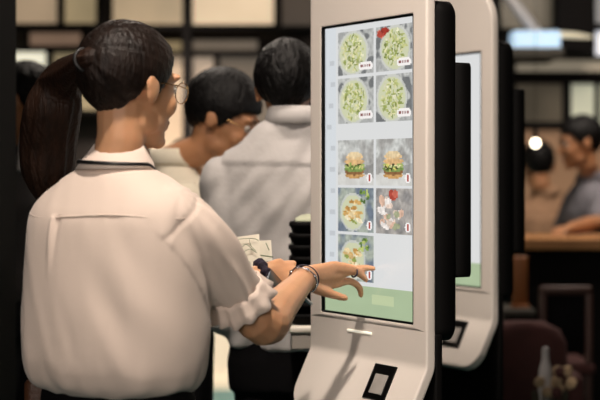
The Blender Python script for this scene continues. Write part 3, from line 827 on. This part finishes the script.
def woman_extra(t, G):
    # blouse: loose body, right short sleeve, left sleeve
    rows = [(.893, .152, .110), (.905, .180, .132), (.925, .197, .148), (.965, .207, .157), (1.05, .211, .156), (1.15, .209, .148),
            (1.23, .207, .138), (1.265, .204, .128), (1.292, .190, .112), (1.318, .158, .096), (1.340, .122, .083), (1.358, .085, .072), (1.372, .060, .060)]
    rows = [(z, w, d_, 0, -.004) for z, w, d_ in rows]
    bm = bmesh.new(); loft(bm, trunk_rings(TW, smooth_path(rows, 3), n=56, exp=2.25))
    c1 = at(236, 292, 3.385)
    stube(bm, [(*shR+V((-.035, .02, -.028)), .062), (*shR.lerp(c1, .3)+V((-.014, 0, -.012)), .064), (*shR.lerp(c1, .72)+V((-.008, 0, -.010)), .062), (*c1+V((-.006, 0, .008)), .061)], k=5, n=24)
    stube(bm, [(*shL+V((.035, -.015, -.045)), .058), (*shL.lerp(elL, .4)+V((.01, 0, 0)), .064), (*shL.lerp(elL, .75), .064)], k=5, n=24)
    bl = obj('blouse', bm, M['blouse'], t); organic(bl, .0055, 7)
    ax = (c1-shR).normalized()
    def fo(p, n):
        q = p-TW.c; x = q.dot(TW.R); z = p.z
        low = max(0, min(1, (1.26-z)/.2))
        s = .0034*low*noise.noise(V((x*11+z*2.5, z*2.2, 3)))*1.6
        s += .0022*noise.noise(V((x*24+z*9, z*7, 11)))
        # gathers above the waistband
        g = max(0, 1-(z-.90)/.10) if z > .9 else 1
        s += .006*g*noise.noise(V((x*26, q.dot(TW.F)*26, z*3)))
        # centre pleat below the yoke
        if z < 1.262 and n.dot(TW.F) < 0:
            xx = x+.058; s += .007*math.exp(-(xx/.006)**2)*max(0, 1-(1.262-z)/.13)-.005*math.exp(-((xx-.014)/.007)**2)*max(0, 1-(1.262-z)/.12)
        # drag folds on the right sleeve and from the armpit
        qs = p-shR; al = qs.dot(ax); rad = (qs-ax*al).length
        if rad < .11 and al > -.03:
            w = max(0, min(1, (al+.03)/.06))
            ang = math.atan2((qs-ax*al).z, (qs-ax*al).dot(V((ax.y, -ax.x, 0)).normalized()))
            s -= .0035*math.exp(-((al-.012)/.006)**2)
            s += w*.010*noise.noise(V((math.cos(ang)*2.2, math.sin(ang)*2.2, al*7+1.5)))+w*.004*noise.noise(V((math.cos(ang)*4.4, math.sin(ang)*4.4, al*12)))
        k = max(0, 1-abs(x-.13)/.10)*max(0, 1-abs(z-1.08)/.17)
        s += .005*k*math.sin((x*.9+z*.55)*62)
        return s
    displace(bl, fo)
    # yoke seam across the back
    bm = bmesh.new(); ring = []
    zz = 1.262
    row = [r for r in trunk_rings(TW, [(zz, .2015, .1305, 0, -.004)], n=80, exp=2.25)][0]
    pts = [p for p in row if (p-TW.c).dot(TW.F) < .01]
    pts.sort(key=lambda p: (p-TW.c).dot(TW.R))
    tube(bm, [p+V((0, 0, .004*math.sin(i*.3)))+(p-V((TW.c.x, TW.c.y, p.z))).normalized()*-.0006 for i, p in enumerate(pts)], .0020, n=6)
    obj('yoke_seam', bm, M['blouse'], t)
    # sleeve ruffle
    bm = bmesh.new(); u = (V((0, 0, 1))-ax*ax.z).normalized(); w = ax.cross(u); rings = []
    for s_, r0, wv in ((-.012, .061, .002), (0, .063, .003), (.018, .069, .004), (.034, .076, .006), (.036, .074, .006), (.018, .066, .004), (0, .060, .003), (-.012, .058, .002)):
        rings.append([c1+ax*(s_+.006*noise.noise(V((a*2, 0, 1))))+(u*math.cos(a)+w*math.sin(a))*(r0+wv*math.sin(a*12+1.4*math.sin(a*2))) for a in [2*PI*i/132 for i in range(132)]])
    loft(bm, rings+[rings[0]], cap=False); obj('sleeve_ruffle', bm, M['blouse'], t)
    # collar
    rings = []
    for (dz, rx, ry, oy) in ((-.018, .064, .064, -.014), (.010, .058, .057, -.006), (.030, .054, .052, -.002), (.0325, .058, .056, -.002), (.014, .068, .067, -.006), (-.002, .078, .076, -.012), (-.020, .088, .084, -.018)):
        rings.append([V((TW.c.x, TW.c.y, 0))+TW.R*(math.cos(a)*rx+.003)+TW.F*(math.sin(a)*ry+oy+.012)+V((0, 0, 1.378+dz-.022*max(0, math.sin(a)))) for a in [2*PI*i/48 for i in range(48)]])
    bm = bmesh.new(); loft(bm, rings+[rings[0]], cap=False); obj('collar', bm, M['blouse'], t)
    # black neck ribbon lying under the collar fold
    bm = bmesh.new(); rings = []
    for (dz, rx) in ((-.0035, .0855), (.0035, .083), (.0035, .078), (-.0035, .079)):
        rings.append([V((TW.c.x, TW.c.y, 0))+TW.R*(math.cos(a)*rx+.003)+TW.F*(math.sin(a)*rx-.002)+V((0, 0, 1.372+dz-.004*math.cos(a)-.03*max(0, math.sin(a)))) for a in [2*PI*i/48 for i in range(48)]])
    loft(bm, rings+[rings[0]], cap=False); obj('neck_ribbon', bm, M['ribbon'], t)
    # ponytail with its tie
    tie = HW(0, -.122, .045)
    bm = bmesh.new()
    path = [(*HW(0, -.095, .05), .03), (*tie, .021), (*at(63, 80, 3.42), .042), (*at(53, 108, 3.46), .060), (*at(48, 140, 3.50), .062), (*at(48, 172, 3.52), .056), (*at(56, 205, 3.54), .03), (*at(60, 225, 3.55), .008)]
    stube(bm, path, k=10, n=72)
    pt = obj('ponytail', bm, M['hair_p'], t)
    def pf(p, n):
        a = math.atan2(n.y, n.x); return .006*noise.noise(V((math.cos(a)*5, math.sin(a)*5, p.z*3)))+.003*noise.noise(V((math.cos(a)*13, math.sin(a)*13, p.z*4)))
    displace(pt, pf)
    bm = bmesh.new(); dv = (at(66, 80, 3.42)-HW(0, -.095, .05)).normalized()
    torus(bm, tie, .0235, .0045, V((0, 0, 1)).rotation_difference(dv).to_matrix(), n=28, k=8); obj('hair_tie', bm, M['ribbon'], t)
    # bracelets and bands
    bm = bmesh.new(); wd = (wrR-elR).normalized(); rot = V((0, 0, 1)).rotation_difference(wd).to_matrix()
    torus(bm, wrR-wd*.008, .0335, .0016, rot, n=36, k=6, sx=1, sy=.95); obj('bracelet', bm, M['navy'], t)
    bm = bmesh.new(); torus(bm, wrR-wd*.022, .0335, .0022, rot@Matrix.Rotation(.25, 3, 'X'), n=36, k=6)
    for k_ in range(9):
        a = 2*PI*k_/9; ellip(bm, wrR-wd*.022+rot@Matrix.Rotation(.25, 3, 'X')@V((math.cos(a)*.0335, math.sin(a)*.0335, 0)), (.0042,)*3, u=8, v=6)
    obj('bracelet', bm, M['silver'], t)
    bm = bmesh.new(); c_ = V(at(354.5, 273, 3.797)); torus(bm, c_, .0098, .0022, V((0, 0, 1)).rotation_difference((V(at(361, 275, 3.815))-V(at(351, 271, 3.795))).normalized()).to_matrix(), n=20, k=6)
    obj('finger_ring', bm, M['navy'], t)
    bm = bmesh.new(); wl = (wrL-elL).normalized(); rot = V((0, 0, 1)).rotation_difference(wl).to_matrix()
    for i in range(1):
        rings = []
        for q in range(49):
            a = 2*PI*(q % 48)/48; rr_ = .013+.003*math.sin(a*11)
            rings.append([wrL+rot@V(((.024+rr_*math.cos(b))*math.cos(a), (.024+rr_*math.cos(b))*math.sin(a), rr_*.9*math.sin(b))) for b in [2*PI*j/10 for j in range(10)]])
        loft(bm, rings, cap=False)
    obj('wrist_band', bm, M['scrunch'], t)

woman, GW = person('woman in a pale short-sleeved blouse with a ponytail, touching the kiosk screen', TW, HW, 1.03, 1.30, .90, .178,
    {'r': (shR+V((-.02, .01, -.02)), elR, wrR), 'l': (shL, elL, wrL)}, M['blouse'], M['black_cloth'], M['skin'], M['hair'],
    dict(nape=-.075, front=.085, r=(.088, .112, .101), mode='back', amp=.003), glasses=True, vox=.0042,
    hands={'r': hand_r, 'l': hand_l}, extra=woman_extra, build_shirt=False)

# brown bag at her left hip
d = 3.62; c = at(50, 0, d)
t = thing('shoulder_bag', 'brown leather bag low behind the woman, below her blouse hem', 'bag', (c.x, d, .62))
bm = bmesh.new(); box(bm, c.x-.062, c.x+.062, d-.0, d+.09, .60, .885, .02, seg=4); obj('bag_body', bm, M['leather'], t)
bm = bmesh.new(); stube(bm, [(c.x-.05, d+.045, .87, .005), (c.x-.03, d+.03, 1.0, .005), (c.x+.01, d-.03, 1.15, .005), (c.x+.03, d-.06, 1.2, .005)], n=8); obj('strap', bm, M['leather'], t)

# her phone and the leaflets held with it
def sheet(name, corners, th, m, parent, n=10, bend=.004, curl=0):
    a, b, c_, d_ = [V(q) for q in corners]; bm = bmesh.new(); nr = (b-a).cross(d_-a).normalized(); top = []; bot = []
    for j in range(n+1):
        for i in range(n+1):
            u, v = i/n, j/n; p = a.lerp(b, u).lerp(d_.lerp(c_, u), v)+nr*bend*math.sin(u*PI)
            top.append(bm.verts.new(p+nr*th/2)); bot.append(bm.verts.new(p-nr*th/2))
    k = n+1
    for j in range(n):
        for i in range(n):
            q = j*k+i; bm.faces.new((top[q], top[q+1], top[q+k+1], top[q+k])); bm.faces.new((bot[q], bot[q+k], bot[q+k+1], bot[q+1]))
    for i in range(n):
        for (p, q) in ((i, i+1), (n*k+i+1, n*k+i), ((i+1)*k, i*k), (i*k+n, (i+1)*k+n)): bm.faces.new((top[q], top[p], bot[p], bot[q]))
    return obj(name, bm, m, parent, smooth=False)
def line_marks(parent, quads, m):
    for (pts) in quads:
        bm = bmesh.new(); tube(bm, [V(p) for p in pts], .0009, n=6); obj('print', bm, m, parent)
t = thing('leaflet', 'cream folded leaflet with green drawings held upright, the taller one', 'leaflet', at(250, 285, 3.80))
sheet('paper', [at(226, 238, 3.80), at(259, 234, 3.83), at(262, 290, 3.80), at(228, 292, 3.78)], .0012, M['paper'], t)
bm = bmesh.new()
Q = lambda u, v: at(226, 238, 3.792).lerp(at(259, 234, 3.822), u).lerp(at(228, 292, 3.772).lerp(at(262, 290, 3.792), u), v)
for pts in ([(.25, .06), (.5, .05), (.85, .07), (.97, .12)], [(.3, .12), (.45, .2), (.6, .16), (.8, .28)], [(.5, .3), (.7, .25), (.9, .33)],
            [(.55, .45), (.7, .5), (.62, .6), (.75, .7)], [(.3, .3), (.42, .38), (.4, .5)], [(.7, .08), (.75, .2), (.88, .3)]):
    q = smooth_path([tuple(Q(*p)) for p in pts], 4); tube(bm, q, .0007, n=6)
obj('drawing', bm, M['ink'], t)
t = thing('leaflet', 'cream leaflet with a small drawing tucked behind the taller one', 'leaflet', at(262, 290, 3.86))
sheet('paper', [at(248, 241, 3.88), at(271, 240, 3.90), at(274, 290, 3.88), at(250, 292, 3.86)], .0012, M['paper'], t)
bm = bmesh.new(); tube(bm, [at(258, 255, 3.872), at(266, 256, 3.878), at(273, 257, 3.884)], .0013, n=6)
tube(bm, [at(266, 243, 3.878), at(269, 250, 3.879)], .0011, n=6)
obj('drawing', bm, M['ink'], t)
# phone
t = thing('smartphone', 'slim phone with a silver edge held in her lowered left hand', 'phone', at(279, 283, 3.74))
bm = bmesh.new(); a, b = at(272, 272, 3.735), at(286, 288, 3.745); dv = (b-a); L_ = dv.length
rm = Matrix((dv.normalized(), dv.normalized().cross(V((.2, 1, .2))).normalized(), dv.normalized().cross(dv.normalized().cross(V((.2, 1, .2))).normalized()))).transposed()
box(bm, -L_*.5-.012, L_*.5+.02, -.004, .004, -.001, .07, .0025, mtx=Matrix.Translation((a+b)/2)@rm.to_4x4())
obj('phone_body', bm, M['silver'], t)
bm = bmesh.new(); box(bm, -L_*.5-.008, L_*.5+.016, .0036, .0048, .003, .066, .0003, mtx=Matrix.Translation((a+b)/2)@rm.to_4x4())
obj('phone_screen', bm, M['bezel'], t)
# wrist strap tail hanging by the phone
bm = bmesh.new(); stube(bm, [(*at(287, 284, 3.76), .0032), (*at(296, 292, 3.77), .005), (*at(303, 297, 3.78), .006), (*at(311, 304, 3.79), .004)], n=10)
tag(obj('phone_strap', bm, M['silver']), 'short silvery blue strap hanging from the phone', 'strap')

# ---- man with his back turned, partly hidden by the kiosk
TM = Frame((at(297, 0, 4.5).x, 4.52, 0), 84)
HM = Frame((at(287, 0, 4.54).x, 4.545, 1.580), 88, 12)
G_ = lambda x, y, z: V((TM.c.x, TM.c.y, 0))+TM.R*x+TM.F*y+V((0, 0, z))
person('man in a pale grey shirt with his back turned, beside the kiosk', TM, HM, 1.04, 1.452, .86, .222,
    {'l': (G_(-.205, -.01, 1.325), G_(-.215, -.05, .945), G_(-.03, .17, 1.0)), 'r': (G_(.195, -.01, 1.325), G_(.24, .03, 1.08), G_(.12, .24, 1.05))},
    M['shirt'], M['black_cloth'], M['skin_b'], M['hair_k'], dict(nape=-.08, front=.08, r=(.092, .112, .108), amp=.005, seed=4), glasses=True, fold=.016, yoke=1.375, collar_k=1.2)
# ---- bespectacled person beyond him
TB = Frame((at(174, 0, 4.98).x, 4.98, 0), 20)
HB = Frame((at(223, 0, 4.92).x, 4.92, 1.515), -14, 24)
G_ = lambda x, y, z: V((TB.c.x, TB.c.y, 0))+TB.R*x+TB.F*y+V((0, 0, z))
person('short-haired person in glasses and a cream shirt looking down between the others', TB, HB, 1.10, 1.34, .88, .18,
    {'l': (G_(-.15, 0, 1.26), G_(-.17, .06, 1.0), G_(-.05, .26, 1.02)), 'r': (G_(.15, 0, 1.26), G_(.16, .05, 1.0), G_(.05, .26, 1.0))},
    M['shirt_w'], M['black_cloth'], M['skin_b'], M['hair_k'], dict(nape=-.06, front=.055, r=(.092, .112, .108), amp=.003, seed=9), glasses=True, fold=.006)
# ---- person behind the pillar
d = 5.6; TL = Frame((at(24, 0, d).x-.04, d, 0), 150); HL = Frame((at(22, 0, d).x, d, 1.60), 165, 6)
G_ = lambda x, y, z: V((TL.c.x, TL.c.y, 0))+TL.R*x+TL.F*y+V((0, 0, z))
person('dark-haired person in dark clothes half hidden by the black pillar', TL, HL, 1.03, 1.36, .9, .21,
    {'l': (G_(-.18, 0, 1.27), G_(-.21, .0, 1.05), G_(-.2, .1, .83)), 'r': (G_(.18, 0, 1.27), G_(.21, 0, 1.05), G_(.2, .1, .83))},
    M['shirt_k'], M['black_cloth'], M['skin_b'], M['hair_k'], dict(nape=-.08, front=.07, amp=.005, seed=2))
bm = bmesh.new()
stube(bm, [(*at(25, 128, 5.45), .010), (*at(22, 145, 5.43), .012), (*at(20, 168, 5.40), .012)], n=10)
tag(obj('lanyard', bm, M['shirt']), 'pale strap worn by the person half behind the black pillar', 'strap')
# ---- person at the bar counter on the right
d = 8.1; TR = Frame((at(592, 0, d).x, d+.08, 0), 195); HR = Frame((at(580, 0, d).x, d, 1.50), 190, 8)
G_ = lambda x, y, z: V((TR.c.x, TR.c.y, 0))+TR.R*x+TR.F*y+V((0, 0, z))
person('person in a grey short-sleeved shirt leaning on the wooden counter', TR, HR, 1.05, 1.275, .82, .20,
    {'l': (G_(-.17, 0, 1.2), V((at(600, 0, 7.8).x, 7.85, 1.11)), V((at(570, 0, 7.6).x, 7.62, 1.088))), 'r': (G_(.17, 0, 1.2), G_(.22, .06, 1.0), G_(.1, .2, 1.0))},
    M['shirt_g'], M['black_cloth'], M['skin_b'], M['hair_k'], dict(nape=-.07, front=.06, amp=.005, seed=6), sleeve='short')
# ---- person in peach behind the counter
d = 8.9; TP = Frame((at(545, 0, d).x, d, 0), 100); HP = Frame((at(538, 0, d).x, d, 1.385), 95, 14)
G_ = lambda x, y, z: V((TP.c.x, TP.c.y, 0))+TP.R*x+TP.F*y+V((0, 0, z))
person('dark-haired person in a peach top under the glowing bulb', TP, HP, 1.08, 1.19, .78, .17,
    {'l': (G_(-.14, 0, 1.12), G_(-.17, .03, .95), G_(-.1, .2, .92)), 'r': (G_(.14, 0, 1.12), G_(.17, .03, .95), G_(.1, .2, .92))},
    M['shirt_be'], M['black_cloth'], M['skin_b'], M['hair_k'], dict(nape=-.09, front=.07, amp=.004, seed=12), feet=.07)
# ---- far person in a yellow top
d = 7.6; TY = Frame((at(172, 0, d).x, d, 0), 60); HY = Frame((at(187, 0, d).x, d, 1.385), 60, 6)
G_ = lambda x, y, z: V((TY.c.x, TY.c.y, 0))+TY.R*x+TY.F*y+V((0, 0, z))
person('far person with dark hair and a mustard yellow top', TY, HY, .95, 1.20, .8, .18,
    {'l': (G_(-.15, 0, 1.13), G_(-.18, .03, .95), G_(-.1, .2, .92)), 'r': (G_(.15, 0, 1.13), G_(.18, .03, .95), G_(.1, .2, .92))},
    M['shirt_y'], M['black_cloth'], M['skin_b'], M['hair_k'], dict(nape=-.09, front=.07, amp=.004, seed=14), feet=.08)

# ---- small white table with a stack of black trays behind the kiosk
cx, cy, tz = at(311, 0, 4.30).x, 4.30, .945
t = thing('side_table', 'small white table behind the kiosk, carrying the black trays', 'table', (cx, cy, 0))
bm = bmesh.new(); box(bm, cx-.06, cx+.075, cy-.07, cy+.07, tz-.02, tz, .006); obj('tabletop', bm, M['tabletop'], t)
bm = bmesh.new(); box(bm, cx-.052, cx+.067, cy-.062, cy+.062, tz-.062, tz-.02, .003); obj('apron', bm, M['tableside'], t, smooth=False)
bm = bmesh.new(); tube(bm, [(cx+.03, cy, .02), (cx+.03, cy, tz-.06)], [.018, .018], n=14, ends=False); obj('pole', bm, M['frame'], t)
bm = bmesh.new(); tube(bm, [(cx+.03, cy, 0), (cx+.03, cy, .02)], [.08, .075], n=24, ends=False); obj('base', bm, M['frame'], t)
def tray_mesh():
    bm = bmesh.new(); rings = []
    for z, g in ((0, .016), (.004, .008), (.016, .004), (.019, 0), (.0265, 0), (.0300, .004), (.0265, .010), (.012, .014), (.008, .03)):
        rings.append([V((p.x, p.z, z)) for p in rounded_rect(-.06+g, .06-g, -.062+g, .062-g, .028-g*.5, n=5)])
    loft(bm, rings); return bm
ntr = 9; pitch = .0305
spots = ['lowest, resting on the white table', 'second from the bottom', 'third from the bottom', 'fourth from the bottom', 'middle one of the nine',
         'fourth from the top', 'third from the top', 'second from the top', 'topmost, under the folded napkin']
first = None
for k in range(ntr):
    z = tz+.001+k*pitch
    if first is None:
        first = obj('tray', tray_mesh(), M['black']); o = first
    else:
        o = first.copy(); C.objects.link(o)
    o.location = (cx+.001*((k*7) % 3-1), cy, z)
    tag(o, 'black tray in the stack behind the kiosk, '+spots[k], 'tray', 'stacked black trays')
zt_ = tz+.001+ntr*pitch
bm = bmesh.new(); n = 14
ringz = []
for q, (s_, hgt) in enumerate(((1, 0), (1, .004), (.9, .010), (.6, .016), (.2, .018))):
    ringz.append([V((cx+p.x*s_+.006, cy+p.z*s_, zt_+hgt+.0035*noise.noise(V((p.x*60, p.z*60, q))))) for p in rounded_rect(-.05, .05, -.05, .05, .012, n=5)])
loft(bm, ringz); tag(obj('napkin', bm, M['napkin']), 'pale greenish folded napkin on top of the black trays', 'napkin')

# ------------------------------------------------------------------ light
def area(name, loc, target, size, power, col=(1, .87, .75), spread=PI):
    l = bpy.data.lights.new(name, 'AREA'); l.shape = 'DISK'; l.size = size; l.energy = power; l.color = col; l.spread = spread
    o = bpy.data.objects.new(name, l); C.objects.link(o); o.location = loc
    o.rotation_euler = (V(target)-V(loc)).to_track_quat('-Z', 'Y').to_euler(); return o
area('overhead_light', (-1.3, -.9, 3.2), (-.2, 3.7, 1.2), 1.6, 36)
area('overhead_light', (.9, -.6, 3.2), (-.1, 3.6, 1.2), 1.4, 24)
area('overhead_light', (-.18, 2.47, 3.25), (.1, 3.85, .95), .18, 11, spread=1.2)
area('overhead_light', (-.1, 4.0, 3.25), (.5, 4.95, .9), .4, 6, spread=1.2)  # added to brighten the second kiosk
area('overhead_light', (-.6, 6.2, 3.2), (-.3, 5.4, 1.2), .6, 22)
area('overhead_light', (-1.0, 8.6, 3.2), (-.6, 9.6, .1), .6, 45, spread=1.2)
area('overhead_light', (1.6, 7.2, 3.2), (1.4, 7.8, 1.1), .7, 50)
l_ = area('fill_behind_camera', (-.9, -1.9, 1.9), (-.2, 3.6, 1.25), 2.2, 82, (1, .89, .81))  # added soft fill from behind the camera; the front wall has no opening
w = bpy.data.worlds.new('world'); bpy.context.scene.world = w; w.use_nodes = True
w.node_tree.nodes['Background'].inputs[0].default_value = (1, .85, .7, 1)
w.node_tree.nodes['Background'].inputs[1].default_value = .05

# ------------------------------------------------------------------ camera
cam = bpy.data.cameras.new('camera'); co = bpy.data.objects.new('camera', cam); C.objects.link(co)
co.location = (0, 0, CAMZ); co.rotation_euler = (PI/2, 0, 0)
cam.sensor_width = 36; cam.lens = FPX/600*36; cam.shift_y = -(200-HZ)/600
cam.dof.use_dof = True; cam.dof.focus_distance = 3.68; cam.dof.aperture_fstop = 2.8
sc = bpy.context.scene; sc.camera = co
sc.view_settings.view_transform = 'Standard'; sc.view_settings.look = 'None'
sc.view_settings.exposure = 0; sc.view_settings.gamma = 1; sc.view_settings.use_curve_mapping = False
sc.cycles.use_denoising = True
for o in bpy.data.objects:
    if '_loc' in o: del o['_loc']
